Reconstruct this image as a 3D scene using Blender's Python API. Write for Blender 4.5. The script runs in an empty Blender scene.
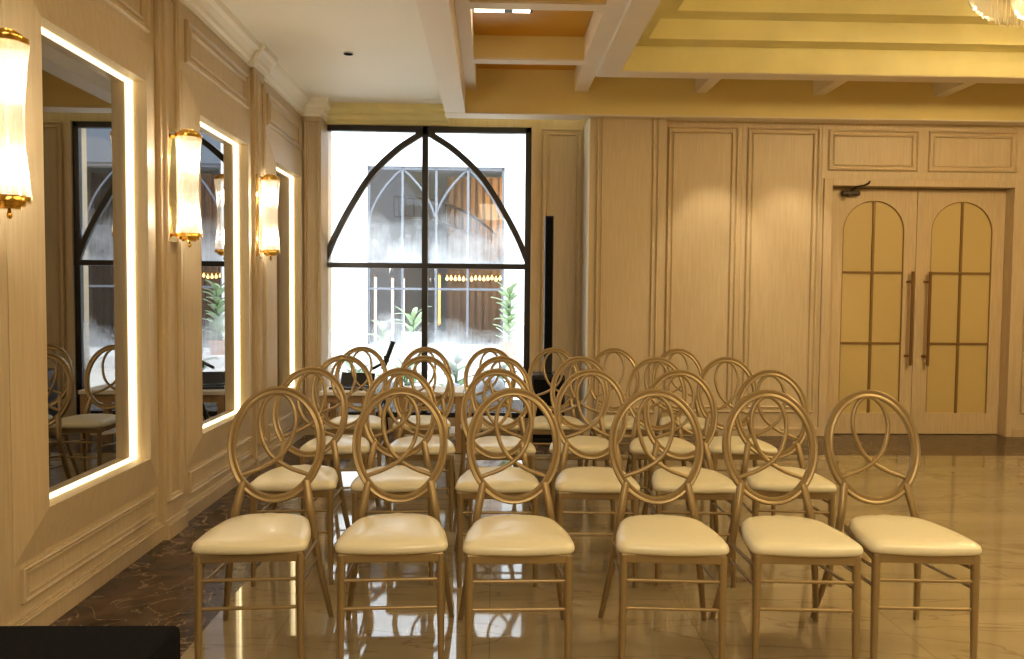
import bpy, math, random
from mathutils import Vector, Matrix
R = math.radians
random.seed(7)
scn = bpy.context.scene
COL = scn.collection

# ------------------------------------------------------------------ camera, world, sun, exposure
def camera():
    p, r, y = R(2.5), R(.5), R(1.5)
    F = Vector((math.sin(y), math.cos(y), 0)); rt = Vector((math.cos(y), -math.sin(y), 0)); up = Vector((0, 0, 1))
    f2 = F * math.cos(p) - up * math.sin(p); up2 = up * math.cos(p) + F * math.sin(p)
    x = rt * math.cos(r) + up2 * math.sin(r); u = up2 * math.cos(r) - rt * math.sin(r)
    M = Matrix((x, u, -f2)).transposed().to_4x4()
    M.translation = Vector((0, 0, 1.284))
    cd = bpy.data.cameras.new('camera'); co = bpy.data.objects.new('camera', cd); COL.objects.link(co)
    cd.sensor_width = 36; cd.lens = 36 * 770 / 1024; cd.clip_start = .05
    co.matrix_world = M; scn.camera = co
camera()
scn.view_settings.view_transform = 'Standard'; scn.view_settings.look = 'None'
scn.view_settings.exposure = 0.92; scn.view_settings.gamma = 1
scn.view_settings.use_curve_mapping = False
w = bpy.data.worlds.new('sky'); scn.world = w; w.use_nodes = True
bg = w.node_tree.nodes['Background']; bg.inputs[0].default_value = (.80, .90, 1, 1); bg.inputs[1].default_value = 3.0

def lamp(name, kind, loc, energy, color, rot=None, aim=None, **kw):
    d = bpy.data.lights.new(name, kind); d.energy = energy; d.color = color
    for k, v in kw.items(): setattr(d, k, v)
    o = bpy.data.objects.new(name, d); COL.objects.link(o); o.location = loc
    if aim is not None: o.rotation_euler = (Vector(aim) - Vector(loc)).to_track_quat('-Z', 'Y').to_euler()
    return o
WARM = (1, .77, .42); WARM2 = (1, .84, .58)
lamp('sun', 'SUN', (0, 9, 8), 1.0, (1, .96, .9), aim=(-.9, 12, 0), angle=R(3))
# added fill lights without fixtures, unseen behind and to the right of the viewpoint
lamp('fill_light', 'AREA', (.2, -1.2, 2.98), 60, WARM2, aim=(.2, -1.2, 0), shape='RECTANGLE', size=1.0, size_y=3.0)
lamp('fill_light', 'AREA', (3.9, 1.0, 3.68), 90, WARM, aim=(3.9, 1.0, 0), shape='RECTANGLE', size=3.5, size_y=3.0)

# ------------------------------------------------------------------ materials
def nodes(name):
    m = bpy.data.materials.new(name); m.use_nodes = True
    nt = m.node_tree; return m, nt, nt.nodes['Principled BSDF']
def N(nt, t, **kw):
    n = nt.nodes.new(t)
    for k, v in kw.items():
        if isinstance(k, str) and hasattr(n, k): setattr(n, k, v)
    return n
def flat(name, col, rough=.5, metal=0, spec=.5, coat=0, noise=0, nscale=8):
    m, nt, b = nodes(name)
    b.inputs['Base Color'].default_value = (*col, 1); b.inputs['Roughness'].default_value = rough
    b.inputs['Metallic'].default_value = metal; b.inputs['Specular IOR Level'].default_value = spec
    b.inputs['Coat Weight'].default_value = coat
    if noise:
        tc = N(nt, 'ShaderNodeTexCoord'); no = N(nt, 'ShaderNodeTexNoise'); no.inputs['Scale'].default_value = nscale
        no.inputs['Detail'].default_value = 4
        r = N(nt, 'ShaderNodeValToRGB')
        r.color_ramp.elements[0].position = .3; r.color_ramp.elements[1].position = .7
        r.color_ramp.elements[0].color = (*[c * (1 - noise) for c in col], 1); r.color_ramp.elements[1].color = (*[min(1, c * (1 + noise)) for c in col], 1)
        nt.links.new(tc.outputs['Object'], no.inputs['Vector']); nt.links.new(no.outputs[0], r.inputs[0]); nt.links.new(r.outputs[0], b.inputs['Base Color'])
    return m
def emit(name, col, s):
    m, nt, b = nodes(name)
    b.inputs['Base Color'].default_value = (*col, 1)
    b.inputs['Emission Color'].default_value = (*col, 1); b.inputs['Emission Strength'].default_value = s
    return m
def wood(name, a, b_, scale=(26, 26, 1.2), rough=.5):
    m, nt, b = nodes(name)
    tc = N(nt, 'ShaderNodeTexCoord'); mp = N(nt, 'ShaderNodeMapping'); mp.inputs['Scale'].default_value = scale
    n1 = N(nt, 'ShaderNodeTexNoise'); n1.inputs['Scale'].default_value = 3; n1.inputs['Detail'].default_value = 6; n1.inputs['Roughness'].default_value = .6
    r = N(nt, 'ShaderNodeValToRGB'); r.color_ramp.elements[0].position = .3; r.color_ramp.elements[1].position = .72
    r.color_ramp.elements[0].color = (*a, 1); r.color_ramp.elements[1].color = (*b_, 1)
    bu = N(nt, 'ShaderNodeBump'); bu.inputs['Strength'].default_value = .06
    nt.links.new(tc.outputs['Object'], mp.inputs[0]); nt.links.new(mp.outputs[0], n1.inputs['Vector'])
    nt.links.new(n1.outputs[0], r.inputs[0]); nt.links.new(r.outputs[0], b.inputs['Base Color'])
    nt.links.new(n1.outputs[0], bu.inputs['Height']); nt.links.new(bu.outputs[0], b.inputs['Normal'])
    b.inputs['Roughness'].default_value = rough
    return m
def marble(name, base, dark, vein, rough, tile, scale=1.0, vein_w=.035, spec=.5, joint=(.3, .25, .18), stretch=(1, 1, 1), coat=0):
    m, nt, b = nodes(name); L = nt.links.new
    tc = N(nt, 'ShaderNodeTexCoord'); mp = N(nt, 'ShaderNodeMapping'); mp.inputs['Scale'].default_value = stretch; mp.inputs['Rotation'].default_value = (0, 0, .5)
    L(tc.outputs['Object'], mp.inputs[0])
    n1 = N(nt, 'ShaderNodeTexNoise'); n1.inputs['Scale'].default_value = 2.2 * scale; n1.inputs['Detail'].default_value = 8; n1.inputs['Distortion'].default_value = .6
    L(mp.outputs[0], n1.inputs['Vector'])
    r = N(nt, 'ShaderNodeValToRGB'); r.color_ramp.elements[0].position = .32; r.color_ramp.elements[1].position = .68
    r.color_ramp.elements[0].color = (*dark, 1); r.color_ramp.elements[1].color = (*base, 1)
    L(n1.outputs[0], r.inputs[0])
    n2 = N(nt, 'ShaderNodeTexNoise'); n2.inputs['Scale'].default_value = 1.6 * scale; n2.inputs['Detail'].default_value = 7; n2.inputs['Distortion'].default_value = 1.5
    L(mp.outputs[0], n2.inputs['Vector'])
    s = N(nt, 'ShaderNodeMath', operation='SUBTRACT'); s.inputs[1].default_value = .5; L(n2.outputs[0], s.inputs[0])
    ab = N(nt, 'ShaderNodeMath', operation='ABSOLUTE'); L(s.outputs[0], ab.inputs[0])
    vr = N(nt, 'ShaderNodeMapRange'); vr.inputs[1].default_value = 0; vr.inputs[2].default_value = vein_w; vr.inputs[3].default_value = 1; vr.inputs[4].default_value = 0
    L(ab.outputs[0], vr.inputs[0])
    mu = N(nt, 'ShaderNodeMath', operation='MULTIPLY'); mu.inputs[1].default_value = .6; L(vr.outputs[0], mu.inputs[0])
    mx = N(nt, 'ShaderNodeMix', data_type='RGBA'); L(mu.outputs[0], mx.inputs[0]); L(r.outputs[0], mx.inputs[6]); mx.inputs[7].default_value = (*vein, 1)
    br = N(nt, 'ShaderNodeTexBrick'); br.offset = 0; br.inputs['Scale'].default_value = 1
    br.inputs['Brick Width'].default_value = tile; br.inputs['Row Height'].default_value = tile; br.inputs['Mortar Size'].default_value = .0025
    br.inputs['Color1'].default_value = (1, 1, 1, 1); br.inputs['Color2'].default_value = (.9, .9, .9, 1); br.inputs['Mortar'].default_value = (*joint, 1)
    L(tc.outputs['Object'], br.inputs['Vector'])
    m2 = N(nt, 'ShaderNodeMix', data_type='RGBA', blend_type='MULTIPLY'); m2.inputs[0].default_value = 1
    L(mx.outputs[2], m2.inputs[6]); L(br.outputs[0], m2.inputs[7]); L(m2.outputs[2], b.inputs['Base Color'])
    b.inputs['Roughness'].default_value = rough; b.inputs['Specular IOR Level'].default_value = spec; b.inputs['Coat Weight'].default_value = coat; b.inputs['Coat Roughness'].default_value = .02
    return m
def glass_mat(name, fog_z=None, fog_max=.85, tint=(1, 1, 1), low=None):
    """clear pane; fog_z = list of (z0, z1): condensation thickening from z1 down to z0"""
    m = bpy.data.materials.new(name); m.use_nodes = True; nt = m.node_tree; nt.nodes.clear(); L = nt.links.new
    out = N(nt, 'ShaderNodeOutputMaterial'); tr = N(nt, 'ShaderNodeBsdfTransparent'); tr.inputs[0].default_value = (*tint, 1)
    gl = N(nt, 'ShaderNodeBsdfGlossy'); gl.inputs['Roughness'].default_value = .01
    fr = N(nt, 'ShaderNodeFresnel'); fr.inputs[0].default_value = 1.45
    m1 = N(nt, 'ShaderNodeMixShader'); L(fr.outputs[0], m1.inputs[0]); L(tr.outputs[0], m1.inputs[1]); L(gl.outputs[0], m1.inputs[2])
    last = m1
    if fog_z:
        tl = N(nt, 'ShaderNodeBsdfTranslucent'); tl.inputs[0].default_value = (.9, .93, .97, 1)
        df = N(nt, 'ShaderNodeBsdfDiffuse'); df.inputs[0].default_value = (.8, .85, .9, 1)
        md = N(nt, 'ShaderNodeMixShader'); md.inputs[0].default_value = .25; L(tl.outputs[0], md.inputs[1]); L(df.outputs[0], md.inputs[2])
        tc = N(nt, 'ShaderNodeTexCoord'); sp = N(nt, 'ShaderNodeSeparateXYZ'); L(tc.outputs['Object'], sp.inputs[0])
        no = N(nt, 'ShaderNodeTexNoise'); no.inputs['Scale'].default_value = 3.2; no.inputs['Detail'].default_value = 6; L(tc.outputs['Object'], no.inputs['Vector'])
        mp = N(nt, 'ShaderNodeMapping'); mp.inputs['Scale'].default_value = (60, 1, 4); L(tc.outputs['Object'], mp.inputs[0])
        n2 = N(nt, 'ShaderNodeTexNoise'); n2.inputs['Scale'].default_value = 1; n2.inputs['Detail'].default_value = 3; L(mp.outputs[0], n2.inputs['Vector'])
        ad = N(nt, 'ShaderNodeMath', operation='MULTIPLY_ADD'); ad.inputs[1].default_value = .9; L(no.outputs[0], ad.inputs[0]); L(sp.outputs['Z'], ad.inputs[2])
        ad2 = N(nt, 'ShaderNodeMath', operation='MULTIPLY_ADD'); ad2.inputs[1].default_value = .18; L(n2.outputs[0], ad2.inputs[0]); L(ad.outputs[0], ad2.inputs[2])
        tot = None
        for (z0, z1) in fog_z:
            mr = N(nt, 'ShaderNodeMapRange'); mr.inputs[1].default_value = z0 + .54; mr.inputs[2].default_value = z1 + .54
            mr.inputs[3].default_value = fog_max; mr.inputs[4].default_value = .03; L(ad2.outputs[0], mr.inputs[0]); tot = mr
            if low: cut = N(nt, 'ShaderNodeMapRange'); cut.inputs[1].default_value = low[0]; cut.inputs[2].default_value = low[1]; cut.inputs[3].default_value = .12; L(sp.outputs['Z'], cut.inputs[0]); tot = N(nt, 'ShaderNodeMath', operation='MULTIPLY'); L(mr.outputs[0], tot.inputs[0]); L(cut.outputs[0], tot.inputs[1])
        mf = N(nt, 'ShaderNodeMixShader'); L(tot.outputs[0], mf.inputs[0]); L(m1.outputs[0], mf.inputs[1]); L(md.outputs[0], mf.inputs[2]); last = mf
    L(last.outputs[0], out.inputs[0])
    return m

M = dict(
    wood=wood('limed_oak', (.53, .41, .245), (.63, .505, .325)),
    trimwood=wood('oak_moulding', (.52, .395, .23), (.63, .495, .315)),
    doorwood=wood('door_oak', (.50, .37, .20), (.64, .50, .31)),
    doorpanel=flat('door_panel_cream', (.56, .42, .17), .45),
    doorbar=flat('bronze_glazing_bar', (.26, .15, .05), .4, .3),
    cream=flat('cream_paint', (.90, .84, .69), .6),
    soffit=flat('pale_soffit_paint', (.86, .76, .61), .6),
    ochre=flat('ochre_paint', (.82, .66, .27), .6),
    yellow=flat('pale_yellow_paint', (.82, .73, .35), .6, noise=.06, nscale=3),
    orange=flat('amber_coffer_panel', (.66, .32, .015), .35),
    floor=marble('beige_marble', (.40, .325, .195), (.31, .24, .135), (.20, .125, .065), .045, .8, .8, .014, spec=.75, stretch=(.5, 2.4, 1), coat=.12, joint=(.72, .68, .62)),
    dark=marble('dark_emperador_marble', (.12, .075, .045), (.04, .025, .016), (.42, .29, .16), .24, 1.25, 2.6, .016, joint=(1.6, 1.2, .7), spec=.18),
    gold=flat('champagne_gold_frame', (.35, .25, .12), .34, .5),
    vinyl=flat('cream_vinyl', (.74, .68, .49), .32, coat=.12),
    brass=flat('polished_brass', (.72, .45, .10), .16, 1),
    mirror=flat('tinted_mirror', (.40, .39, .39), .01, 1),
    blackframe=flat('dark_bronze_window_frame', (.022, .018, .016), .35),
    black=flat('black_plastic', (.008, .008, .009), .35),
    blackcloth=flat('black_cloth', (.006, .006, .007), .95, spec=.1, noise=.3, nscale=60),
    bronze=flat('aged_bronze', (.25, .13, .05), .35, .7),
    closer=flat('dark_metal', (.05, .03, .02), .4, .5),
    led=emit('warm_led_strip', (1, .82, .46), 3),
    bulb=emit('warm_bulb', (1, .93, .80), 30),
    softbulb=emit('chandelier_bulb', (1, .90, .72), 3),
    panel_light=emit('ceiling_lamp_glow', (1, .85, .6), 5),
    tabletop=flat('white_table_top', (.78, .72, .62), .35),
    tablewood=wood('table_oak', (.33, .2, .09), (.45, .28, .13)),
    white=flat('white_render', (.86, .87, .86), .8),
    gravel=flat('pale_gravel', (.62, .61, .58), .9, noise=.3, nscale=20),
    rock=flat('pale_grey_rock', (.40, .42, .46), .8, noise=.5, nscale=7),
    leaf=flat('green_leaf', (.07, .20, .025), .4, noise=.5, nscale=9),
    leafpale=flat('pale_leaf', (.36, .48, .28), .4, noise=.2, nscale=9),
    terracotta=flat('terracotta', (.55, .25, .12), .7),
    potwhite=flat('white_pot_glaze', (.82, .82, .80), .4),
    greyframe=flat('grey_frame_paint', (.13, .14, .165), .5),
    slat=wood('warm_slat_wall', (.12, .08, .045), (.26, .16, .07), (40, 40, 1)),
    int_grey=flat('grey_interior_plaster', (.20, .215, .25), .8),
    glass_u=glass_mat('upper_pane_with_condensation', [(1.38, 2.05)], .8),
    glass_l=glass_mat('lower_pane_with_condensation', [(.62, 1.05)], .75, low=(.50, .76)),
)
def fluted(name='fluted_crystal', milk=.12):
    m = bpy.data.materials.new(name); m.use_nodes = True; nt = m.node_tree; nt.nodes.clear(); L = nt.links.new
    out = N(nt, 'ShaderNodeOutputMaterial'); tr = N(nt, 'ShaderNodeBsdfTransparent'); tl = N(nt, 'ShaderNodeBsdfTranslucent'); tl.inputs[0].default_value = (1, .95, .85, 1)
    gl = N(nt, 'ShaderNodeBsdfGlossy'); gl.inputs['Roughness'].default_value = .08
    a = N(nt, 'ShaderNodeMixShader'); a.inputs[0].default_value = milk; L(tr.outputs[0], a.inputs[1]); L(tl.outputs[0], a.inputs[2])
    b = N(nt, 'ShaderNodeMixShader'); b.inputs[0].default_value = .16; L(a.outputs[0], b.inputs[1]); L(gl.outputs[0], b.inputs[2])
    L(b.outputs[0], out.inputs[0]); return m
M['crystal'] = fluted(); M['prism'] = fluted('chandelier_crystal', .5)

# ------------------------------------------------------------------ mesh helpers
class MB:
    def __init__(s): s.v = []; s.f = []
    def add(s, vs, fs):
        o = len(s.v); s.v += [tuple(v) for v in vs]; s.f += [tuple(i + o for i in f) for f in fs]; return s
    def box(s, x0, x1, y0, y1, z0, z1):
        vs = [(x, y, z) for z in (z0, z1) for y in (y0, y1) for x in (x0, x1)]
        return s.add(vs, [(0, 2, 3, 1), (4, 5, 7, 6), (0, 1, 5, 4), (2, 6, 7, 3), (0, 4, 6, 2), (1, 3, 7, 5)])
    def loft(s, rings, closed=True, caps=True, loop=False):
        n = len(rings[0]); vs = [p for r in rings for p in r]; fs = []
        m = len(rings)
        for i in range(m if loop else m - 1):
            j = (i + 1) % m
            for k in range(n if closed else n - 1):
                l = (k + 1) % n
                fs.append((i * n + k, i * n + l, j * n + l, j * n + k))
        if caps and not loop:
            fs.append(tuple(range(n))[::-1]); fs.append(tuple((m - 1) * n + k for k in range(n)))
        return s.add(vs, fs)
    def tube(s, pts, rad, n=10, loop=False, prof=None, up=None):
        """sweep a circle (or profile of (a,b) along normal/binormal) along pts"""
        pts = [Vector(p) for p in pts]; m = len(pts)
        rads = rad if isinstance(rad, (list, tuple)) else [rad] * m
        rings = []; ref = Vector(up) if up else None
        prevn = None
        for i, p in enumerate(pts):
            a = pts[(i - 1) % m] if (loop or i > 0) else p; b = pts[(i + 1) % m] if (loop or i < m - 1) else p
            t = (b - a).normalized()
            if ref is not None: nn = ref.cross(t).normalized(); bb = t.cross(nn).normalized()
            else:
                if prevn is None:
                    q = Vector((0, 0, 1)) if abs(t.z) < .9 else Vector((0, 1, 0)); nn = (q - t * q.dot(t)).normalized()
                else: nn = (prevn - t * prevn.dot(t)).normalized()
                prevn = nn; bb = t.cross(nn)
            if prof: rings.append([p + nn * u + bb * v for u, v in prof])
            else: rings.append([p + (nn * math.cos(2 * math.pi * k / n) + bb * math.sin(2 * math.pi * k / n)) * rads[i] for k in range(n)])
        return s.loft(rings, loop=loop)
    def lathe(s, prof, c=(0, 0, 0), n=24, flute=0, nfl=0):
        rings = []
        for r, z in prof:
            rings.append([(c[0] + (r + (flute if (k % 2) else 0)) * math.cos(2 * math.pi * k / n), c[1] + (r + (flute if (k % 2) else 0)) * math.sin(2 * math.pi * k / n), c[2] + z) for k in range(n)])
        return s.loft(rings)
    def rectmould(s, P, u0, u1, v0, v1, prof):
        """P(u,v,h) -> point; prof list of (inset, height)"""
        rings = []
        for d, h in prof:
            rings.append([P(u0 + d, v0 + d, h), P(u1 - d, v0 + d, h), P(u1 - d, v1 - d, h), P(u0 + d, v1 - d, h)])
        return s.loft(rings, caps=False)
    def build(s, name, mat, parent=None, smooth=False, bevel=0, sub=0, **tags):
        me = bpy.data.meshes.new(name); me.from_pydata(s.v, [], s.f); me.materials.append(mat)
        import bmesh
        bm = bmesh.new(); bm.from_mesh(me); bmesh.ops.recalc_face_normals(bm, faces=bm.faces); bm.to_mesh(me); bm.free()
        if smooth:
            for p in me.polygons: p.use_smooth = True
        o = bpy.data.objects.new(name, me); COL.objects.link(o)
        if smooth == 'auto':
            e = o.modifiers.new('edges', 'EDGE_SPLIT'); e.split_angle = R(40)
        if bevel:
            b = o.modifiers.new('bevel', 'BEVEL'); b.width = bevel; b.segments = 2; b.limit_method = 'ANGLE'
        if sub:
            u = o.modifiers.new('sub', 'SUBSURF'); u.levels = sub; u.render_levels = sub
        if parent: o.parent = parent
        for k, v in tags.items(): o[k] = v
        return o
def empty(name, loc=(0, 0, 0), rz=0, **tags):
    o = bpy.data.objects.new(name, None); COL.objects.link(o); o.location = loc; o.rotation_euler = (0, 0, rz); o.empty_display_size = .1
    for k, v in tags.items(): o[k] = v
    return o
def copy_tree(o, parent=None):
    c = o.copy(); COL.objects.link(c)
    if parent: c.parent = parent
    for ch in list(o.children): copy_tree(ch, c)
    return c
def S(label, cat): return dict(kind='structure', label=label, category=cat)
PL = lambda x: (lambda u, v, h: (x + h, u, v))        # on the left wall: u = y, height towards +x
PB = lambda y: (lambda u, v, h: (u, y - h, v))        # on the far wall: u = x, height towards -y
MOULD = [(0, -.003), (0, .016), (.008, .024), (.016, .013), (.020, .007), (.040, .007), (.044, .016), (.052, .021), (.058, .009), (.060, -.003)]
MOULD_S = [(0, -.003), (0, .015), (.006, .020), (.012, .009), (.018, .006), (.022, .015), (.028, .015), (.030, -.003)]

# ------------------------------------------------------------------ floor
MB().box(-1.09, 9, -6, 6.2, -.1, 0).build('floor', M['floor'], **S('polished beige marble floor with brown veins', 'floor'))
d = MB(); d.box(-1.9, -1.09, -6, 6.2, -.1, 0); d.box(-1.9, 9, 6.2, 7.5, -.1, 0)
d.build('floor_border', M['dark'], **S('dark brown veined marble border along the walls', 'floor'))

# ------------------------------------------------------------------ left wall
XW = -1.72
BAYS = [(1.22, 2.44, None), (2.78, 4.00, (2.95, 3.83)), (4.34, 5.56, (4.51, 5.39)), (5.90, 7.04, (6.07, 6.86))]
wl = MB()
ys = -6.0
for o0, o1, m in BAYS:
    if m is None: continue
    wl.box(-1.95, XW, ys, m[0], 0, 3.03)
    wl.box(-1.95, XW, m[0], m[1], 0, .46); wl.box(-1.95, XW, m[0], m[1], 2.31, 3.03); wl.box(-1.95, -1.79, m[0], m[1], .46, 2.31)
    ys = m[1]
wl.box(-1.95, XW, ys, 7.5, 0, 3.03)
wl.build('wall_left', M['wood'], **S('pale limed oak panelled wall along the left side', 'wall'))
tl = MB()
PILS = [(-.68 + 0, -.45), (.88, 1.11), (2.44, 2.67), (4.00, 4.23), (5.56, 5.79)]
for a, b in PILS:
    tl.box(XW - .01, -1.69, a, b, 0, 2.90)
    tl.rectmould(PL(-1.69), a + .03, b - .03, .19, 2.84, MOULD_S)
tl.box(-1.80, -1.55, 7.04, 7.5, 0, 2.90)
tl.rectmould(PB(7.04), -1.70, -1.57, .19, 2.84, MOULD_S)
tl.build('trim_1', M['trimwood'], bevel=.003, **S('flat oak pilasters between the lit mirrors', 'pilasters'))
tp = MB()
for o0, o1, m in [(-.34, .88, 1)] + BAYS:
    tp.rectmould(PL(XW), o0 + .04, o1 - .06, .14, .27, MOULD_S)
    tp.rectmould(PL(XW), o0 + .045, o1 - .09, 2.565, 2.80, MOULD)
tp.rectmould(PL(XW), 1.26, 2.40, .33, 2.50, MOULD)
tp.build('trim_2', M['trimwood'], **S('moulded panels above and below the wall mirrors', 'moulding'))
# baseboard: steps run along the bays and return round the pilasters
bb = MB()
def base_run(mb, face, a, b):
    for (h0, h1, e) in ((0, .070, .025), (.070, .080, .030), (.080, .088, .020), (.088, .098, .014)):
        mb.box(XW - .01, face + e, a, b, h0, h1)
base_run(bb, XW, -6, 7.04)
for a, b in PILS: base_run(bb, -1.69, a - .01, b + .01)
for (h0, h1, e) in ((0, .070, .025), (.070, .080, .030), (.080, .088, .020), (.088, .098, .014)):
    bb.box(-1.80, -1.55 + e * .5, 7.04 - e, 7.3, h0, h1)
bb.build('baseboard_left', M['trimwood'], bevel=.002, **S('stepped oak skirting along the left wall', 'skirting'))
cr = MB()
CRP = ((2.885, 2.90, .008), (2.90, 2.925, .020), (2.925, 2.955, .034), (2.955, 2.99, .052), (2.99, 3.03, .070))
def crown(mb, face, a, b, ext=0):
    pr = [(face - .02, 2.88), (face + .010, 2.88), (face + .012, 2.905), (face + .03, 2.915), (face + .036, 2.94), (face + .058, 2.975), (face + .085, 2.99), (face + .09, 3.03), (face - .02, 3.03)]
    mb.loft([[(x, y, z) for x, z in pr] for y in (a, b)])
crown(cr, XW, -6, 7.15)
for a, b in PILS: crown(cr, -1.69, a - .05, b + .05)
cr.loft([[(x, y, z) for x, y in ((-1.8, 7.15 + .2), (-1.8, 7.04 - e), (-1.55 + e, 7.04 - e), (-1.55 + e, 7.35))] for z, e in ((2.88, .005), (2.905, .01), (2.915, .03), (2.95, .04), (2.98, .07), (3.03, .08))])
cr.build('trim_3', M['cream'], **S('cream crown moulding under the ceiling on the left', 'cornice'))

# ------------------------------------------------------------------ lit mirrors
ML = ['large lit wall mirror nearest the viewer, reflecting several chairs and part of the window',
      'middle wall mirror with lit edges, between the second and third crystal sconces',
      'farthest narrow lit wall mirror, beside the corner by the window']
for i, (o0, o1, m) in enumerate(BAYS[1:]):
    r = empty('wall_mirror', (XW, (m[0] + m[1]) / 2, .29), label=ML[i], category='mirror', group='lit mirrors along the left wall')
    def add(mb, name, mat, par=None):
        ob = mb.build(name, mat); ob.parent = par or r
        if par is None: ob.matrix_parent_inverse = Matrix.Translation(r.location).inverted()
        return ob
    def ring(x, a, b, c, e): return [(x, a, c), (x, b, c), (x, b, e), (x, a, e)]
    y0 = o0 + .002; y1 = o1 - .002
    f = MB(); f.loft([ring(XW + .001, y0, y1, .29, 2.51), ring(XW + .003, y0, y1, .29, 2.51), ring(-1.683, m[0] + .003, m[1] - .003, .463, 2.307), ring(-1.767, m[0] + .003, m[1] - .003, .463, 2.307)], caps=False)
    add(f, 'frame', M['wood'])
    g = MB().box(-1.775, -1.768, m[0] - .0, m[1] + .0, .46, 2.31); add(g, 'mirror_glass', M['mirror'])
    t = .007; a, b, c, e = m[0] + .003, m[1] - .003, .463, 2.307
    q = MB(); x0, x1 = -1.765, -1.751
    q.box(x0, x1, a, b, c, c + t); q.box(x0, x1, a, b, e - t, e); q.box(x0, x1, a, a + t, c + t, e - t); q.box(x0, x1, b - t, b, c + t, e - t)
    add(q, 'light_strip', M['led'])

# ------------------------------------------------------------------ crystal sconces
def make_sconce():
    r = empty('wall_sconce')
    H0, H1 = 1.552, 2.138
    MB().box(-.088, -.078, -.062, .062, H0, H1).build('back_plate', M['brass'], r, bevel=.003)
    prof = []
    for k in range(17):
        t = k / 16; z = H0 + .045 + t * (H1 - H0 - .085)
        prof.append((.045 + .019 * (2 * t - 1) ** 2, z))
    MB().lathe(prof, n=64, flute=.0035).build('fluted_shade', M['crystal'], r)
    for z, s in ((H1 - .040, 1), (H0 + .045, -1)):
        c = MB().lathe([(.065, z - .002 * s), (.067, z + .002 * s), (.067, z + .018 * s), (.050, z + .019 * s), (.048, z + .032 * s), (.035, z + .033 * s), (.035, z + .040 * s), (.002, z + .041 * s)], n=40)
        cp = c.build('cap', M['brass'], r, smooth='auto')
        MB().box(-.082, -.02, -.008, .008, z + .006 * s - .006, z + .006 * s + .006).build('arm', M['brass'], r)
    MB().lathe([(.001, H0 - .028), (.007, H0 - .024), (.010, H0 - .016), (.007, H0 - .008), (.004, H0 + .006)], n=16).build('finial', M['brass'], r, smooth=True)
    for z in (H1 - .16, H0 + .14):
        MB().lathe([(.001, z - .055), (.010, z - .05), (.015, z - .03), (.015, z + .03), (.010, z + .05), (.001, z + .055)], n=16).build('bulb', M['bulb'], r, smooth=True)
    return r
sc = make_sconce()
SL = ['brass and fluted crystal wall sconce, nearest one, cut by the left edge',
      'brass and crystal wall sconce on pilaster between the two nearer mirrors',
      'brass and crystal wall sconce farthest away, beside the last mirror']
for i, y in enumerate((2.61, 4.13, 5.63)):
    o = sc if i == 0 else copy_tree(sc)
    o.location = (-1.602, y, 0)
    o['label'] = SL[i]; o['category'] = 'wall lamp'; o['group'] = 'crystal sconces on the left wall'
    for z in (2.0, 1.685): lamp('sconce_glow', 'POINT', (-1.602, y, z), 7, (1, .90, .72), shadow_soft_size=.022)

# ------------------------------------------------------------------ far wall, window side
fw = MB()
YW = 7.35
fw.box(-1.95, .36, 7.30, 7.55, 2.865, 3.2)          # above the window
fw.box(-1.95, -1.57, 7.30, 7.55, 0, 2.865)
fw.box(-1.57, .36, 7.30, 7.55, 0, .12)
fw.box(.36, .90, 7.33, 7.55, 0, 3.2)
fw.box(.87, 1.57, 7.0, 7.55, 0, 3.2)                # projecting pier
fw.box(1.57, 3.05, 7.08, 7.55, 0, 3.2)
fw.box(3.05, 4.86, 7.08, 7.55, 2.39, 3.2)           # over the doors
fw.box(3.05, 4.86, 7.30, 7.55, 0, 2.39)
fw.box(4.86, 9.2, 7.08, 7.55, 0, 3.2)
fw.build('wall_back', M['wood'], **S('pale oak panelled wall at the far end', 'wall'))
t4 = MB()
t4.rectmould(PB(7.33), .465, .835, .22, 2.86, MOULD)
t4.rectmould(PB(7.0), .935, 1.50, .22, 3.0, MOULD)
t4.rectmould(PB(7.08), 1.60, 2.245, .22, 2.845, MOULD)
t4.rectmould(PB(7.08), 2.335, 3.00, .22, 2.845, MOULD)
t4.rectmould(PB(7.08), 3.085, 3.92, 2.465, 2.835, MOULD)
t4.rectmould(PB(7.08), 4.02, 4.85, 2.465, 2.835, MOULD)
t4.rectmould(PB(7.08), 4.97, 5.8, .22, 2.845, MOULD); t4.rectmould(PB(7.08), 5.95, 6.8, .22, 2.845, MOULD)
for x in (1.575, 2.29, 3.03): t4.box(x - .004, x + .004, 7.074, 7.085, .10, 2.9)
t4.box(.36, .40, 7.27, 7.345, 0, 2.865)
MB().box(.858, .872, 6.985, 7.33, 0, 2.89).build('pier_daylight_strip', M['potwhite'], **S('white strip imitating daylight on the side of the pier right of the window', 'painted daylight'))  # added white strip, painting in the daylight on the pier's window side
t4.build('trim_4', M['trimwood'], **S('tall moulded panels on the far oak wall', 'moulding'))
t5 = MB()
def baseb(mb, x0, x1, y):
    for (h0, h1, e) in ((0, .060, .025), (.060, .070, .030), (.070, .080, .018)): mb.box(x0 , x1, y - e, y + .01, h0, h1)
baseb(t5, .40, .87, 7.33); baseb(t5, .845, 1.595, 7.0); baseb(t5, 1.57, 3.05, 7.08); baseb(t5, 4.90, 8, 7.08)
t5.build('baseboard_back', M['trimwood'], bevel=.002, **S('low oak skirting along the far wall', 'skirting'))
t6 = MB()   # door surround
t6.box(3.05, 3.13, 7.06, 7.30, 0, 2.39); t6.box(4.835, 4.90, 7.099, 7.30, 0, 2.39); t6.box(3.13, 4.835, 7.06, 7.30, 2.325, 2.39); t6.box(4.835, 4.90, 7.06, 7.099, 0, 2.39)
t6.build('trim_5', M['trimwood'], bevel=.004, **S('oak surround of the arched double doors', 'door surround'))
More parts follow.
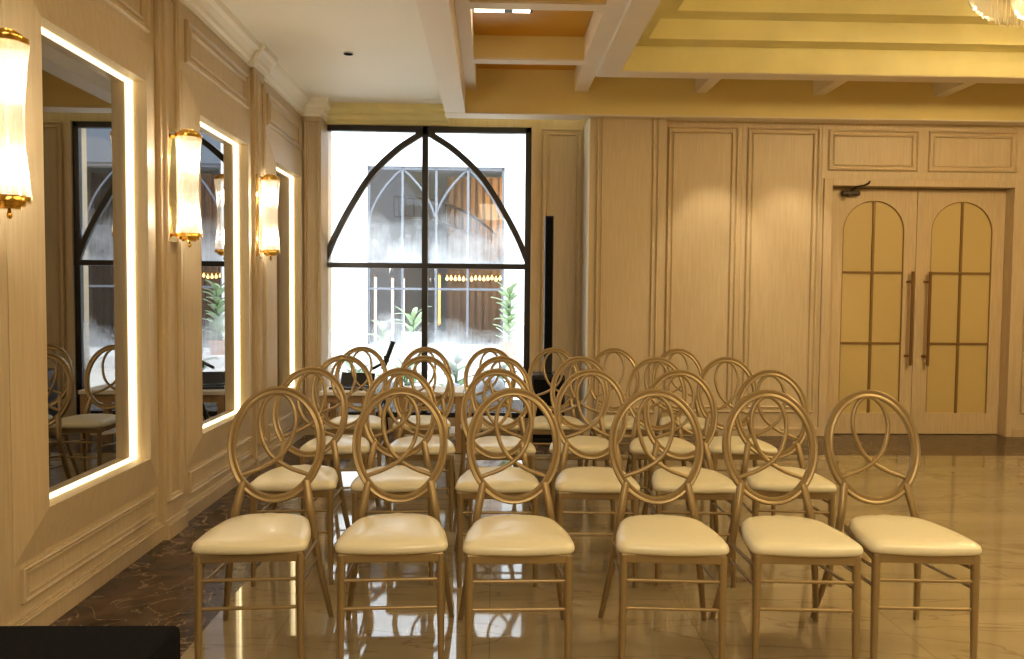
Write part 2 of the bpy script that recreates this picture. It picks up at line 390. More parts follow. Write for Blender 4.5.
# cornice over the window
t7 = MB()
pr = [(7.31, 2.868), (7.26, 2.868), (7.255, 2.885), (7.22, 2.90), (7.20, 2.93), (7.17, 2.945), (7.165, 2.975), (7.14, 2.99), (7.135, 3.03), (7.31, 3.03)]
t7.loft([[(x, y, z) for y, z in pr] for x in (-1.56, -.42)])
t7.build('trim_6', M['yellow'], **S('pale yellow cornice above the arched window', 'cornice'))

# ------------------------------------------------------------------ window
fr = MB(); X0, X1, ZT = -1.575, .36, 2.865; yf0, yf1 = 7.30, 7.36
XC = -.638
fr.box(X0, X1, yf0, yf1, ZT - .055, ZT); fr.box(X1 - .055, X1, yf0, yf1, .12, ZT); fr.box(X0 - .03, X0 + .006, yf0, yf1, .12, ZT)
fr.box(XC - .028, XC + .028, yf0, yf1, .12, ZT); fr.box(X0, X1, yf0 - .005, yf1, 1.535, 1.585); fr.box(X0, X1, yf0, yf1, .12, .17)
ap = [(-1.59, 1.56), (-1.553, 1.656), (-1.471, 1.853), (-1.311, 2.151), (-1.129, 2.425), (-.902, 2.646), (-.72, 2.77), (-.638, 2.82)]
def smooth_path(p, k=5):
    out = []
    for i in range(len(p) - 1):
        a = p[max(i - 1, 0)]; b = p[i]; c = p[i + 1]; d_ = p[min(i + 2, len(p) - 1)]
        for j in range(k):
            t = j / k
            out.append(tuple(.5 * (2 * b[q] + (c[q] - a[q]) * t + (2 * a[q] - 5 * b[q] + 4 * c[q] - d_[q]) * t * t + (-a[q] + 3 * b[q] - 3 * c[q] + d_[q]) * t ** 3) for q in range(len(b))))
    out.append(tuple(p[-1])); return out
for sgn in (1, -1):
    pts = [((x - XC) * sgn * (1 if sgn > 0 else 1.04) + XC, 7.33, z) for x, z in smooth_path(ap)]
    fr.tube(pts, .03, prof=[(-.027, -.028), (.027, -.028), (.027, .028), (-.027, .028)], up=(0, 1, 0))
fr.box(XC - .09, XC + .09, yf0, yf1, 2.785, 2.83)
win = fr.build('window_1', M['blackframe'], bevel=.004, **S('black framed window with a pointed arch and misted glass', 'window'))
for (a, b, c, e, m) in ((X0, XC, 1.57, ZT - .03, 'glass_u'), (XC, X1 - .03, 1.57, ZT - .03, 'glass_u'), (X0, XC, .15, 1.55, 'glass_l'), (XC, X1 - .03, .15, 1.55, 'glass_l')):
    MB().add([(a, 7.335, c), (b, 7.335, c), (b, 7.335, e), (a, 7.335, e)], [(0, 1, 2, 3)]).build('glass', M[m], win)

# ------------------------------------------------------------------ arched double doors
def door(name, x0, x1, ax0, ax1, hx, tag):
    yd = 7.18; zt = 2.315; z0 = .205; zs = 1.92; top = 2.205; n = 20
    cx = (ax0 + ax1) / 2; rx = (ax1 - ax0) / 2; rz = top - zs
    arch = [(ax0, z0), (ax1, z0)] + [(cx + rx * math.cos(math.pi * k / n), zs + rz * math.sin(math.pi * k / n)) for k in range(n + 1)]
    m = MB()
    # leaf face with an arched opening: quads between opening outline and leaf border
    outer = []
    for (u, v) in arch:
        if v <= z0 + 1e-6: outer.append((x0 if u < cx else x1, .006))
        elif u <= ax0 + 1e-6 or (u < cx and (v - zs) / rz < .72): outer.append((x0, v))
        elif u >= ax1 - 1e-6 or (u > cx and (v - zs) / rz < .72): outer.append((x1, v))
        else: outer.append((u, zt))
    # insert leaf corners by snapping the transition points
    k = len(arch)
    side = [o[0] in (x0, x1) for o in outer]
    for i in range(k):
        j = (i + 1) % k
        if side[i] and not side[j] and outer[i][1] > 1: outer[i] = (outer[i][0], zt)
        if side[j] and not side[i] and outer[j][1] > 1: outer[j] = (outer[j][0], zt)
    vs = [(u, yd, v) for u, v in outer] + [(u, yd, v) for u, v in arch] + [(u, yd + .016, v) for u, v in arch] + [(u, yd + .045, v) for u, v in outer]
    fs = []
    for i in range(k):
        j = (i + 1) % k
        fs.append((i, j, k + j, k + i)); fs.append((k + i, k + j, 2 * k + j, 2 * k + i)); fs.append((i, j, 3 * k + j, 3 * k + i))
    m.add(vs, fs)
    leaf = m.build(name, M['doorwood'], **S(tag, 'door'))
    p = MB(); p.add([(u, yd + .014, v) for u, v in arch], [tuple(range(k))]); p.build('inset_panel', M['doorpanel'], leaf)
    b = MB(); b.box(cx - .011, cx + .011, yd - .001, yd + .016, z0, top)
    for z in (.868, 1.535): b.box(ax0, ax1, yd - .002, yd + .0155, z - .010, z + .010)
    b.tube([(u, yd + .006, v) for u, v in arch[1:] + [arch[0]]], .007, n=6)
    b.build('glazing_bar', M['doorbar'], leaf)
    h = MB().tube([(hx, yd - .06, .66), (hx, yd - .06, 1.545)], .014, n=16).build('handle', M['bronze'], leaf, smooth='auto')
    for z in (.75, 1.45):
        MB().tube([(hx, yd - .06, z), (hx - .025, yd + .002, z)], .010, n=12).build('handle_post', M['bronze'], h, smooth='auto')
    return leaf
D1 = door('door_1', 3.135, 3.986, 3.29, 3.872, 3.935, 'left door leaf with arched cream panel and a black closer')
D2 = door('door_2', 3.992, 4.832, 4.132, 4.716, 4.10, 'right door leaf with arched cream panel and long bronze handle')
clo = MB().box(3.25, 3.42, 7.12, 7.18, 2.245, 2.29).build('door_closer', M['closer'], D1, bevel=.012)
MB().tube([(3.30, 7.10, 2.25), (3.30, 7.10, 2.23)], .018, n=12).build('closer_cap', M['closer'], clo)
MB().tube([(3.33, 7.13, 2.29), (3.36, 7.08, 2.32), (3.41, 7.04, 2.325), (3.46, 7.05, 2.35), (3.47, 7.06, 2.365)], .010, n=8).build('closer_arm', M['closer'], clo)

# ------------------------------------------------------------------ enclosing walls outside the view
MB().box(8.0, 8.2, -6, 7.5, 0, 3.9).build('wall_right', M['wood'], **S('oak wall on the far right of the hall', 'wall'))
MB().box(-1.95, 8.2, -6.2, -6, 0, 3.9).build('wall_front', M['wood'], **S('oak wall behind the viewpoint', 'wall'))

# ------------------------------------------------------------------ ceiling
MB().box(-1.95, -.42, -6, 7.5, 3.03, 3.13).build('ceiling', M['cream'], **S('plain cream ceiling strip beside the left wall', 'ceiling'))
MB().box(-1.95, 8.2, -6.2, 7.55, 3.80, 3.9).build('ceiling_slab', M['yellow'], **S('pale yellow top of the stepped tray ceiling', 'ceiling'))
MB().box(-.43, -.25, -6, 6.93, 2.90, 3.5).build('trim_7', M['soffit'], **S('cream downstand beam running towards the window', 'beam'))
MB().box(-.43, 8.0, 6.93, 7.09, 2.90, 3.5).build('trim_8', M['ochre'], **S('long ochre beam along the top of the far wall', 'beam'))
MB().box(-.43, 8.0, 6.91, 7.10, 2.895, 2.905).build('trim_9', M['soffit'], **S('pale underside edge of the ochre beam', 'beam trim'))
b = MB()
b.box(-.25, -.155, -6, 6.93, 3.11, 3.30)
b.box(.70, .83, -6, 6.16, 3.11, 3.30); b.box(.72, .84, 6.16, 6.93, 3.11, 3.30)
y = 6.05
while y > -5: b.box(-.155, .70, y, y + .11, 3.11, 3.30); y -= 1.16
for x in (1.80, 2.87, 3.97, 5.07, 6.17): b.box(x, x + .10, 6.33, 6.93, 3.11, 3.30)
b.build('trim_10', M['soffit'], **S('grid of slim pale bars between the ceiling coffers', 'ceiling grid'))
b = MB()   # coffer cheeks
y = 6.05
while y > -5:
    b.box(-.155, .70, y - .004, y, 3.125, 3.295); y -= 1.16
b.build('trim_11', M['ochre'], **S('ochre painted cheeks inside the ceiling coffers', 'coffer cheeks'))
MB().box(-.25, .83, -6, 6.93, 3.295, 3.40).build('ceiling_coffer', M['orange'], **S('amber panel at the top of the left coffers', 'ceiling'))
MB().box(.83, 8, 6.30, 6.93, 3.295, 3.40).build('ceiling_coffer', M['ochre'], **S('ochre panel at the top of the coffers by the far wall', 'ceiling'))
b = MB()
b.box(.83, 1.005, -6, 6.33, 3.07, 3.27); b.box(1.005, 8, 6.165, 6.33, 3.07, 3.27)
b.build('trim_12', M['soffit'], **S('pale outer border of the stepped tray ceiling', 'ceiling border'))
b = MB()
for (i, z0, z1) in ((0, 3.075, 3.27), (1, 3.27, 3.42), (2, 3.42, 3.80)):
    e = .175 * i; o = .003
    x = 1.01 + e; yy = 6.16 - e
    b.box(x - .17, x + o, -6, yy, z0, z1); b.box(x - .17, 8, yy - o, yy + .17, z0, z1)
b.build('trim_13', M['yellow'], **S('yellow stepped risers of the tray ceiling', 'tray ceiling'))
lamp('wall_spot', 'SPOT', (2.02, 6.42, 3.06), 26, WARM2, aim=(2.02, 7.08, .75), spot_size=R(54), spot_blend=.55, shadow_soft_size=.03)
lamp('wall_spot', 'SPOT', (2.72, 6.42, 3.06), 26, WARM2, aim=(2.72, 7.08, .75), spot_size=R(54), spot_blend=.55, shadow_soft_size=.03)

# small ceiling fittings
def downlight(x, y, z, label, lit=False):
    r = empty('downlight', (x, y, z), label=label, category='ceiling light')
    MB().lathe([(.030, .001), (.040, .001), (.042, -.004), (.030, -.006), (.030, .0)], n=28).build('trim_ring', M['cream'], r, smooth='auto')
    MB().lathe([(.034, -.0075), (.001, -.0065)], n=24).build('lens', M['panel_light'] if lit else M['blackcloth'], r)
downlight(-1.055, 5.69, 3.03, 'small round unlit downlight in the plain cream ceiling strip')
r = empty('ceiling_lamp', (.05, 5.47, 3.295), label='bright rectangular lamp set in the amber coffer', category='ceiling light')
MB().box(-.2, .22, -.06, .06, -.012, 0).build('housing', M['black'], r)
for a, b_ in ((-.19, .02), (.08, .20)): MB().box(a, b_, -.05, .05, -.016, -.012).build('diffuser', M['panel_light'], r)

# ------------------------------------------------------------------ crystal chandelier
ch = empty('chandelier', (4.12, 4.5, 3.80), label='large round tiered chandelier of clear crystal rods hanging from the tray ceiling', category='chandelier')
TI = ((1.15, 3.27, 3.56), (.90, 3.18, 3.50), (.62, 3.1, 3.42))
for rr, zb, zt in TI:
    MB().lathe([(rr - .015, zt - 3.80), (rr + .015, zt - 3.80), (rr + .015, zt - 3.77), (rr - .015, zt - 3.77), (rr - .015, zt - 3.80)], n=64).build('ring', M['brass'], ch, smooth='auto')
    stuff = MB(); n = int(2 * math.pi * rr / .045)
    for k in range(n):
        an = 2 * math.pi * k / n
        px, py = rr * math.cos(an), rr * math.sin(an)
        near = rr > .8 and abs(((an - R(200)) + math.pi) % (2 * math.pi) - math.pi) < R(52)
        z0, z1 = zb - 3.80 + random.uniform(-.01, .01), zt - 3.80
        q = MB() if near else stuff
        pts = [(px + .014 * math.cos(an + t), py + .014 * math.sin(an + t)) for t in (0, 1.57, 3.14, 4.71)]
        q.loft([[(a, b_, z1) for a, b_ in pts], [(a, b_, z0 + .02) for a, b_ in pts], [((a + px) / 2, (b_ + py) / 2, z0) for a, b_ in pts]])
        if near: q.build('crystal_rod', M['prism'], ch)
    stuff.build('crystal_rods', M['prism'], ch, kind='stuff')
for k in range(8):
    an = 2 * math.pi * k / 8
    MB().lathe([(.001, -.03), (.022, -.02), (.028, 0), (.022, .02), (.001, .03)], c=(.75 * math.cos(an), .75 * math.sin(an), -.46), n=12).build('bulb', M['softbulb'], ch, smooth=True)
MB().tube([(0, 0, 0), (0, 0, -.38)], .02, n=12).build('stem', M['brass'], ch)
for k in range(3):
    an = math.pi * k / 3
    MB().tube([(1.14 * math.cos(an), 1.14 * math.sin(an), -.37), (-1.14 * math.cos(an), -1.14 * math.sin(an), -.37)], .01, n=8).build('spoke', M['brass'], ch)
lamp('chandelier_glow', 'POINT', (4.12, 3.9, 3.22), 80, WARM, shadow_soft_size=.12)
lamp('chandelier_uplight', 'AREA', (4.12, 4.1, 3.05), 125, WARM, aim=(4.12, 4.1, 4), shape='DISK', size=1.1)

# ------------------------------------------------------------------ banquet chairs
def make_chair():
    r = empty('banquet_chair')
    G = M['gold']
    # cushion
    def outline(s, z):
        pts = []; cn = [(-.194, -.222), (.194, -.222), (.146, .138), (-.146, .138)]
        cn = [(x * s, (y + .02) * s - .02) for x, y in cn]
        rad = [.05 * s, .05 * s, .115 * s, .115 * s]
        for i, (cx, cy) in enumerate(cn):
            p = Vector(cn[i - 1]) - Vector((cx, cy)); q = Vector(cn[(i + 1) % 4]) - Vector((cx, cy)); p.normalize(); q.normalize()
            a = Vector((cx, cy)) + p * rad[i]; b = Vector((cx, cy)) + q * rad[i]
            for k in range(7):
                t = k / 6; pt = a * (1 - t) ** 2 + Vector((cx, cy)) * 2 * t * (1 - t) + b * t * t
                pts.append(pt)
            # bulge the edge to the next corner
            c2 = cn[(i + 1) % 4]; nx = Vector(c2); e = nx - Vector((cx, cy)); L_ = e.length; e.normalize(); nr = Vector((e.y, -e.x))
            nb = nx - e * rad[(i + 1) % 4]
            bul = (.012, .006, .010, .006)[i]
            for k in (1, 2, 3):
                t = k / 4; pts.append(b * (1 - t) + nb * t + nr * bul * math.sin(math.pi * t))
        return [(p.x, p.y, z) for p in pts]
    m = MB(); m.loft([outline(s, z) for s, z in ((.90, .422), (.975, .423), (1.0, .431), (1.004, .440), (.985, .451), (.93, .459), (.82, .465), (.62, .469), (.35, .471), (.08, .472))])
    m.build('seat', M['vinyl'], r, smooth=True)
    f = MB(); f.loft([[(x, y, z) for x, y in ((-.176, -.212), (.176, -.212), (.142, .138), (-.142, .138))] for z in (.390, .423)])
    f.build('seat_frame', G, r, bevel=.005)
    for s in (-1, 1):
        MB().tube([(.165 * s, -.200, .415), (.166 * s, -.203, .25), (.168 * s, -.207, 0)], [.0145, .0135, .0095], n=14).build('leg', G, r, smooth='auto')
        pts = smooth_path([(.118 * s, .207, .562), (.127 * s, .192, .52), (.140 * s, .172, .45), (.152 * s, .177, .36), (.172 * s, .200, .22), (.190 * s, .236, .10), (.205 * s, .268, 0)], 3)
        m_ = len(pts); MB().tube(pts, [.0155 - .006 * (i / m_) ** 2 for i in range(m_)], n=14).build('leg', G, r, smooth='auto')
    for z in (.330, .234):
        MB().tube([(-.166, -.203, z), (.166, -.203, z)], .0065, n=10).build('stretcher', G, r, smooth='auto')
    for s in (-1, 1):
        for z0, z1 in ((.370, .335), (.305, .272)):
            MB().tube([(.166 * s, -.202, z0), (.161 * s, .184, z1)], .0065, n=10).build('stretcher', G, r, smooth='auto')
    # oval hoop, leaning back
    cz, cy, tilt = .701, .243, math.atan2(.10, .42)
    def P(u, v): return (u, cy + v * math.sin(tilt), cz + v * math.cos(tilt))
    nrm = Vector((0, -math.cos(tilt), math.sin(tilt)))
    n = 56; A_, B_ = .169, .2095
    prof = [(-.0155, -.009), (-.012, -.0125), (-.006, -.0125), (0, -.0085), (.006, -.0125), (.012, -.0125), (.0155, -.009), (.0155, .008), (.010, .011), (-.010, .011), (-.0155, .008)]
    m = MB(); m.tube([P(A_ * math.cos(2 * math.pi * k / n), B_ * math.sin(2 * math.pi * k / n)) for k in range(n)], 0, loop=True, prof=[(a, -b) for a, b in prof], up=tuple(nrm))
    m.build('back_hoop', G, r, smooth='auto')
    k_ = .00095
    half = [(-134, -128), (-110, -118), (-67, -103), (-30, -84), (3, -62), (34, -30), (57, 14), (72, 80), (68, 130), (52, 172), (25, 200), (0, 207)]
    rt = [(x * k_, y * k_) for x, y in half]
    path = rt + [(-x, y) for x, y in rt[-2::-1]]
    path = [(x, y) for x, y in smooth_path(path, 4)]
    # one strand passes in front of the other where they cross
    pts = []
    for i, (x, y) in enumerate(path):
        t = i / (len(path) - 1); off = .006 * (1 - 2 * t) if y < .0 else 0
        p = Vector(P(x, y)) + nrm * off; pts.append(p)
    m = MB(); m.tube(pts, .0085, n=10); m.build('back_scroll', G, r, smooth=True)
    return r
proto = make_chair()
# (x at hoop top, y at hoop top, turn in degrees)
ROWS = [
    ('front row', [(275.5, 387.5), (398, 387.5), (511, 390), (654, 390), (769.6, 392), (871, 392)], .924, (4, 3, 1, -4, -3.5, -3.5)),
    ('second row', [(314, 368.5), (401, 368.5), (498, 368.8), (592, 369.5), (681, 370.5), (774.5, 370.5)], .924, (3, 3, 0, -3, -4, -7)),
    ('third row', [(344.5, 356.3), (424.5, 356.3), (501, 356.6), (581, 356.6), (657, 357.6), (728, 358)], .924, (5, 3, 0, -4, -6, -5)),
    ('back row', [(363, 347), (426, 347), (490, 347.5), (553.5, 347.5), (614, 347.7), (677.5, 348.8)], .924, (3, 2, 0, -2, -3, -3)),
]
ORD = ['leftmost', 'second from the left', 'third from the left', 'third from the right', 'second from the right', 'rightmost']
# floor positions of the hoop tops, measured on the plan (x, y)
PLAN = [[(-.837, 3.045), (-.357, 3.045), (.088, 3.03), (.650, 3.03), (1.097, 3.02), (1.508, 3.03)],
        [(-0.898, 3.865), (-0.454, 3.855), (0.032, 3.845), (0.498, 3.845), (0.946, 3.845), (1.416, 3.865)],
        [(-0.890, 4.650), (-0.407, 4.640), (0.058, 4.650), (0.542, 4.670), (1.004, 4.660), (1.440, 4.680)],
        [(-0.910, 5.420), (-0.464, 5.420), (-0.011, 5.410), (0.438, 5.430), (0.869, 5.450), (1.323, 5.440)]]
first = True
for ri, (rn, px, _, rot) in enumerate(ROWS):
    for ci in range(6):
        o = proto if first else copy_tree(proto); first = False
        th = R(rot[ci]); x, y = PLAN[ri][ci]
        o.location = (x + .29 * math.sin(th), y - .29 * math.cos(th), 0); o.rotation_euler = (0, 0, th)
        seat = 'white' if (ri == 0 and ci == 0) else 'cream'
        o['label'] = f'gold oval-backed chair with {seat} seat, {ORD[ci]} in the {rn}'
        o['category'] = 'chair'; o['group'] = 'gold banquet chairs set out in rows'

# ------------------------------------------------------------------ black covered box in the foreground
r = empty('covered_box', (-1.24, 1.5, 0), label='low box draped in black cloth at the bottom left corner', category='box')
m = MB(); m.box(-.43, .447, -.5, .48, 0, .432); m.build('cloth_cover', M['blackcloth'], r, bevel=.02)
m = MB()
m.box(-.415, .43, -.485, .455, .0, .02); m.build('plinth', M['black'], r)

# ------------------------------------------------------------------ column loudspeaker by the window
r = empty('column_speaker', (.495, 6.78, 0), label='tall slim black column speaker on its black bass box beside the window', category='speaker')
bs = MB().box(-.145, .145, -.13, .2, .015, .60).build('bass_box', M['black'], r, bevel=.012)
MB().box(-.125, .125, -.137, -.129, .05, .56).build('grille', M['blackcloth'], bs)
for sx in (-.11, .11):
    for sy in (-.1, .17): MB().lathe([(.018, 0), (.018, .018)], c=(sx, sy, 0), n=14).build('foot', M['black'], r)
MB().box(-.038, .038, -.05, .04, .60, 1.985).build('column', M['black'], r, bevel=.008)
MB().box(-.030, .030, -.054, -.049, .80, 1.97).build('column_grille', M['blackcloth'], r)

# ------------------------------------------------------------------ low table under the window
for tx, hw, lab in ((-.50, .27, 'low wooden table with a white top beside the bass box under the window'), (-1.19, .20, 'small low wooden table by the left corner of the window, carrying the laptop')):
    r = empty('side_table', (tx, 6.42, 0), label=lab, category='table')
    MB().box(-hw, hw, -.20, .24, .465, .50).build('table_top', M['tabletop'], r, bevel=.006)
    MB().box(-hw + .035, hw - .035, -.165, .205, .40, .465).build('apron', M['tablewood'], r)
    for sx in (-hw + .035, hw - .035):
        for sy in (-.16, .20): MB().box(sx - .028, sx + .028, sy - .028, sy + .028, 0, .465).build('leg', M['tablewood'], r, bevel=.004)
    MB().box(-hw + .045, hw - .045, -.15, .19, .13, .155).build('shelf', M['tabletop'], r)
r = empty('laptop', (-1.17, 6.43, .50), R(-14), label='black laptop with raised screen on the small table by the corner', category='laptop')
MB().box(-.15, .15, -.11, .11, 0, .018).build('keyboard_base', M['black'], r, bevel=.004)
m = MB(); m.loft([[(x, .11 + .018 * q + z * .35, .018 + z) for x, q, z in ((-.15, 0, 0), (-.15, 1, 0), (-.15, 1, .10), (-.15, 0, .10))], [(x, .11 + .018 * q + z * .35, .018 + z) for x, q, z in ((.15, 0, 0), (.15, 1, 0), (.15, 1, .10), (.15, 0, .10))]])
m.build('screen', M['black'], r, bevel=.003)
r = empty('folding_stand', (-.95, 6.88, 0), label='black folding tripod stand with angled arms between the two tables', category='stand')
MB().tube([(0, 0, .30), (0, 0, .74)], .012, n=10).build('pole', M['black'], r)
for k in range(3):
    an = R(90 + 120 * k); MB().tube([(0, 0, .36), (.2 * math.cos(an), .2 * math.sin(an), .008)], .009, n=8).build('leg', M['black'], r)
MB().tube([(-.02, 0, .62), (.07, .02, .87)], .022, n=8).build('arm', M['black'], r); MB().tube([(.03, 0, .70), (-.12, .01, .62)], .014, n=8).build('arm', M['black'], r)

# ------------------------------------------------------------------ courtyard
MB().box(-9, 9, 7.56, 12.0, -.2, -.05).build('ground', M['gravel'], **S('pale gravel ground of the courtyard', 'ground'))
m = MB(); m.box(-9, -1.94, 12, 12.3, -.2, 6); m.box(.184, .63, 12, 12.3, -.2, 6); m.box(-1.94, .184, 12, 12.3, -.2, .51); m.box(-1.94, .184, 12, 12.3, 3.27, 6)
d = MB(); d.box(2.754, 9, 12, 12.3, -.2, 6); d.box(.63, 2.754, 12, 12.3, -.2, .51); d.box(.63, 2.754, 12, 12.3, 3.27, 6)
d.build('wall_annex', flat('slate_render', (.10, .12, .15), .7), **S('dark slate wall of the annex to the right across the courtyard', 'wall'))
m.build('wall_courtyard', M['white'], **S('white rendered wall across the courtyard', 'wall'))
MB().box(-4, 4, 10.3, 12.0, -.05, .44).build('trim_14', M['white'], **S('low white planting ledge across the courtyard', 'ledge'))
m = MB()
m.box(-1.94, .184, 12.05, 12.10, 3.22, 3.27); m.box(-1.94, -1.90, 12.05, 12.10, .51, 3.27); m.box(.144, .184, 12.05, 12.10, .51, 3.27); m.box(-1.94, .184, 12.05, 12.10, .51, .55)
for x in (-1.40, -.878, -.384): m.box(x - .018, x + .018, 12.05, 12.10, .51, 3.27)
for z in (1.38, 1.80): m.box(-1.94, .184, 12.055, 12.095, z - .018, z + .018)
for cx in (-1.40, -.384):
    for sg in (1, -1):
        pp = smooth_path([(0, 0), (.10, -.09), (.22, -.22), (.34, -.38), (.44, -.56), (.51, -.74)], 3)
        m.tube([(cx + sg * a, 12.075, 3.24 + b_) for a, b_ in pp], .018, n=6)
w2 = m.build('window_2', M['greyframe'], **S('grey framed twin arched window across the courtyard', 'window'))
MB().add([(-1.94, 12.08, .51), (.184, 12.08, .51), (.184, 12.08, 3.27), (-1.94, 12.08, 3.27)], [(0, 1, 2, 3)]).build('glass', glass_mat('plain_glass'), w2)
w3 = w2.copy(); w3.name = 'window_3'; COL.objects.link(w3); w3.location.x += 2.57; w3['label'] = 'grey framed twin arched window further right across the courtyard, seen in the mirrors'
g3 = w2.children[0].copy(); COL.objects.link(g3); g3.parent = w3
m = MB(); m.box(-4, 6, 16, 16.2, -.2, 4); m.box(-4, -3.9, 12.3, 16, -.2, 4); m.box(5.9, 6, 12.3, 16, -.2, 4); m.box(-4, 6, 12.3, 16.2, 4, 4.1); m.box(-4, 6, 12.3, 16.2, -.2, 0)
m.build('wall_opposite_room', M['int_grey'], **S('grey interior of the room across the courtyard', 'wall'))
m = MB(); x = -.85
while x < 5: m.box(x, x + .08, 15.2, 15.26, .3, 3.6); x += .14
m.box(-.9, 5, 15.26, 15.3, .3, 3.6)
m.build('slatted_screen', M['slat'], label='warm lit wall of vertical wooden slats inside the room across the courtyard', category='screen')
def lightrod(x, y, z0, z1, mat, label, cat='lamp'):
    r = empty('light_column', (x, y, z0), label=label, category=cat, group='vertical lights in the room across the courtyard')
    MB().tube([(0, 0, .03), (0, 0, z1 - z0 - .03)], .022, n=10).build('tube', mat, r); 
    for z in (0, z1 - z0 - .03): MB().lathe([(.03, 0), (.03, .03)], c=(0, 0, z), n=12).build('end_cap', M['brass'], r)
rod = emit('rod_glow', (1, .80, .62), 1.6); goldrod = emit('gold_glow', (1, .60, .12), 1.3)
lightrod(-2.05, 13.6, .3, 1.62, rod, 'slim white vertical light, leftmost behind the opposite window')
lightrod(-1.75, 13.6, .3, 1.60, rod, 'slim white vertical light, middle one behind the opposite window')
lightrod(-1.56, 13.6, .6, 1.60, rod, 'slim white vertical light nearest the central window bar')
lightrod(-.93, 13.6, .75, 1.66, goldrod, 'golden vertical light column behind the right half of the opposite window')
pend = empty('string_lights', (-.4, 14.2, 1.60), label='row of small golden lights hanging behind the opposite window', category='lights')
gb = emit('gold_bulb', (1, .62, .18), 5)
MB().tube([(-.45, 0, .06), (3.6, 0, .06)], .008, n=6).build('wire', M['brass'], pend)
for k in range(54): MB().lathe([(.001, -.035), (.022, -.02), (.026, 0), (.015, .025), (.004, .04), (.004, .06)], c=(-.43 + k * .075, 0, random.uniform(-.02, .01)), n=10).build('bulb', gb, pend)
rl = empty('stair_railing', (-1, 13.4, 0), label='dark curved stair railing behind the upper right of the opposite window', category='railing')
rp = smooth_path([(-1.4, 0, 2.98), (-.2 - .6, 0, 2.93), (-.35, 0, 2.80), (0.0, 0, 2.62), (.35, 0, 2.36), (.6, 0, 2.1)], 5); rp = [(a + .7, b_, c) for a, b_, c in rp]
MB().tube(rp, .022, n=8).build('handrail', M['closer'], rl)
for k, (a, b_, c) in enumerate(rp):
    if k % 1 == 0: MB().tube([(a, b_, c), (a, b_, c - .34)], .009, n=6).build('baluster', M['closer'], rl)
MB().tube([(a, b_, c - .34) for a, b_, c in rp], .018, n=8).build('bottom_rail', M['closer'], rl)
lamp('opposite_room_light', 'POINT', (.6, 14.4, 2.9), 90, (1, .62, .25), shadow_soft_size=.2)

# plants and rocks
def leafblade(mb, base, az, length, width, lift, droop):
    seg = 7; L_ = []; Rr = []
    for i in range(seg + 1):
        t = i / seg; rad = length * t * math.cos(lift) ; z = length * (math.sin(lift) * t - droop * t * t)
        wv = width * math.sin(math.pi * min(1, t * .92 + .06)) ** .8
        c = Vector((base[0] + rad * math.cos(az), base[1] + rad * math.sin(az), base[2] + z)); s = Vector((-math.sin(az), math.cos(az), 0)) * wv
        L_.append(c + s); Rr.append(c - s)
    mid = [(a + b) / 2 - Vector((0, 0, width * .25)) for a, b in zip(L_, Rr)]
    vs = L_ + mid + Rr; n = seg + 1; fs = []
    for i in range(seg): fs += [(i, i + 1, n + i + 1, n + i), (n + i, n + i + 1, 2 * n + i + 1, 2 * n + i)]
    mb.add(vs, fs)
def plant(name, loc, label, h, nl, ll, lw, mat, pot=None, pr=.12, ph=.25):
    r = empty(name, loc, label=label, category='plant'); z = 0
    if pot: MB().lathe([(pr * .75, 0), (pr, ph * .9), (pr * 1.06, ph * .92), (pr * 1.06, ph), (pr * .9, ph), (pr * .88, ph * .9), (.001, ph * .88)], n=24).build('pot', pot, r, smooth='auto'); z = ph * .85
    st = MB(); lf = MB()
    for k in range(nl):
        az = k * 2.4 + random.uniform(-.3, .3); top = z + h * (k + 1) / nl
        st.tube([(0, 0, z), (.02 * math.cos(az), .02 * math.sin(az), top)], .006, n=6)
        leafblade(lf, (.02 * math.cos(az), .02 * math.sin(az), top), az, ll * random.uniform(.75, 1.1), lw, random.uniform(.5, 1.1), random.uniform(.2, .45))
    st.build('stem', M['leaf'], r); lf.build('foliage', mat, r, smooth=True)
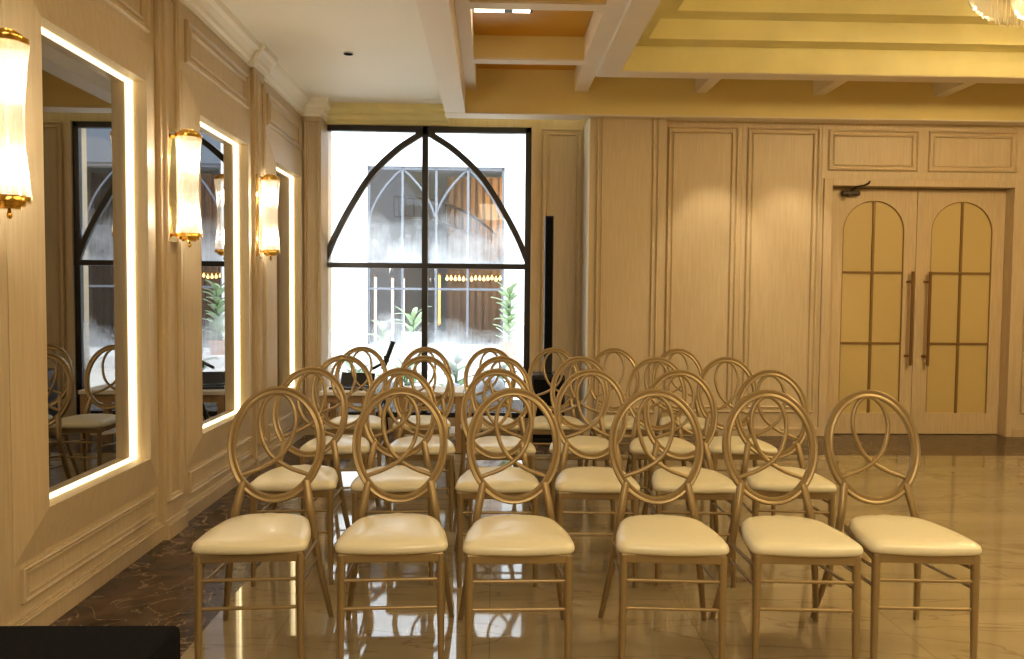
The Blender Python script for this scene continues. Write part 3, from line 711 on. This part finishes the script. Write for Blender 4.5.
plant('potted_plant', (-1.08, 10.55, .44), 'spiky pale green plant in a white pot across the courtyard', .28, 14, .38, .035, M['leafpale'], M['potwhite'], .15, .34)
plant('leafy_plant', (-1.50, 10.6, .44), 'broad-leaved pale plant left of the white pot across the courtyard', .45, 9, .30, .06, M['leafpale'])
plant('potted_shrub', (.24, 10.7, .44), 'bushy grey green shrub in a terracotta pot at the right of the window view', .75, 40, .26, .05, M['leafpale'], M['terracotta'], .12, .2)
MB().box(-1.9, .9, 7.58, 8.45, -.06, .14).build('planting_bed', flat('dark_soil', (.05, .038, .03), .95, noise=.6, nscale=30), kind='stuff', label='dark soil of the planting bed outside the window', category='soil')
plant('garden_plant', (-1.42, 8.25, .146), 'green leafy plant outside the left end of the window', .32, 16, .30, .05, M['leaf'])
plant('garden_plant', (-.92, 8.28, .146), 'green leafy plant outside behind the gap between the two tables', .38, 14, .28, .05, M['leaf'])
plant('garden_plant', (-.38, 8.25, .146), 'tall bright green plant outside right of the window centre bar', .44, 12, .30, .05, M['leaf'])
plant('garden_plant', (.08, 8.28, .146), 'green leafy plant outside low at the right side of the window', .30, 12, .26, .045, M['leaf'])
RL = ['leftmost pale grey boulder outside the window', 'large pale boulder outside left of the window centre', 'small pale boulder outside close to the centre bar', 'pale boulder outside just right of the window centre bar', 'rightmost pale boulder outside the window']
for i, (x, y, s) in enumerate(((-1.52, 7.85, .19), (-1.12, 7.83, .17), (-.73, 7.80, .11), (-.40, 7.82, .14), (-.02, 7.84, .18))):
    m = MB(); rings = []
    for a in range(1, 8):
        ph = math.pi * a / 8; rings.append([(s * (1 + .13 * math.sin(3 * k + a + i * 2)) * math.sin(ph) * math.cos(2 * math.pi * k / 12), s * .7 * (1 + .13 * math.cos(2 * k + a * 1.7 + i)) * math.sin(ph) * math.sin(2 * math.pi * k / 12), s * (.95 - math.cos(ph))) for k in range(12)])
    m.loft(rings); o = m.build('boulder', M['rock'], smooth=True, sub=1); o.location = (x, y, .135)
    o['label'] = RL[i]; o['category'] = 'boulder'; o['group'] = 'pale boulders in the courtyard bed'
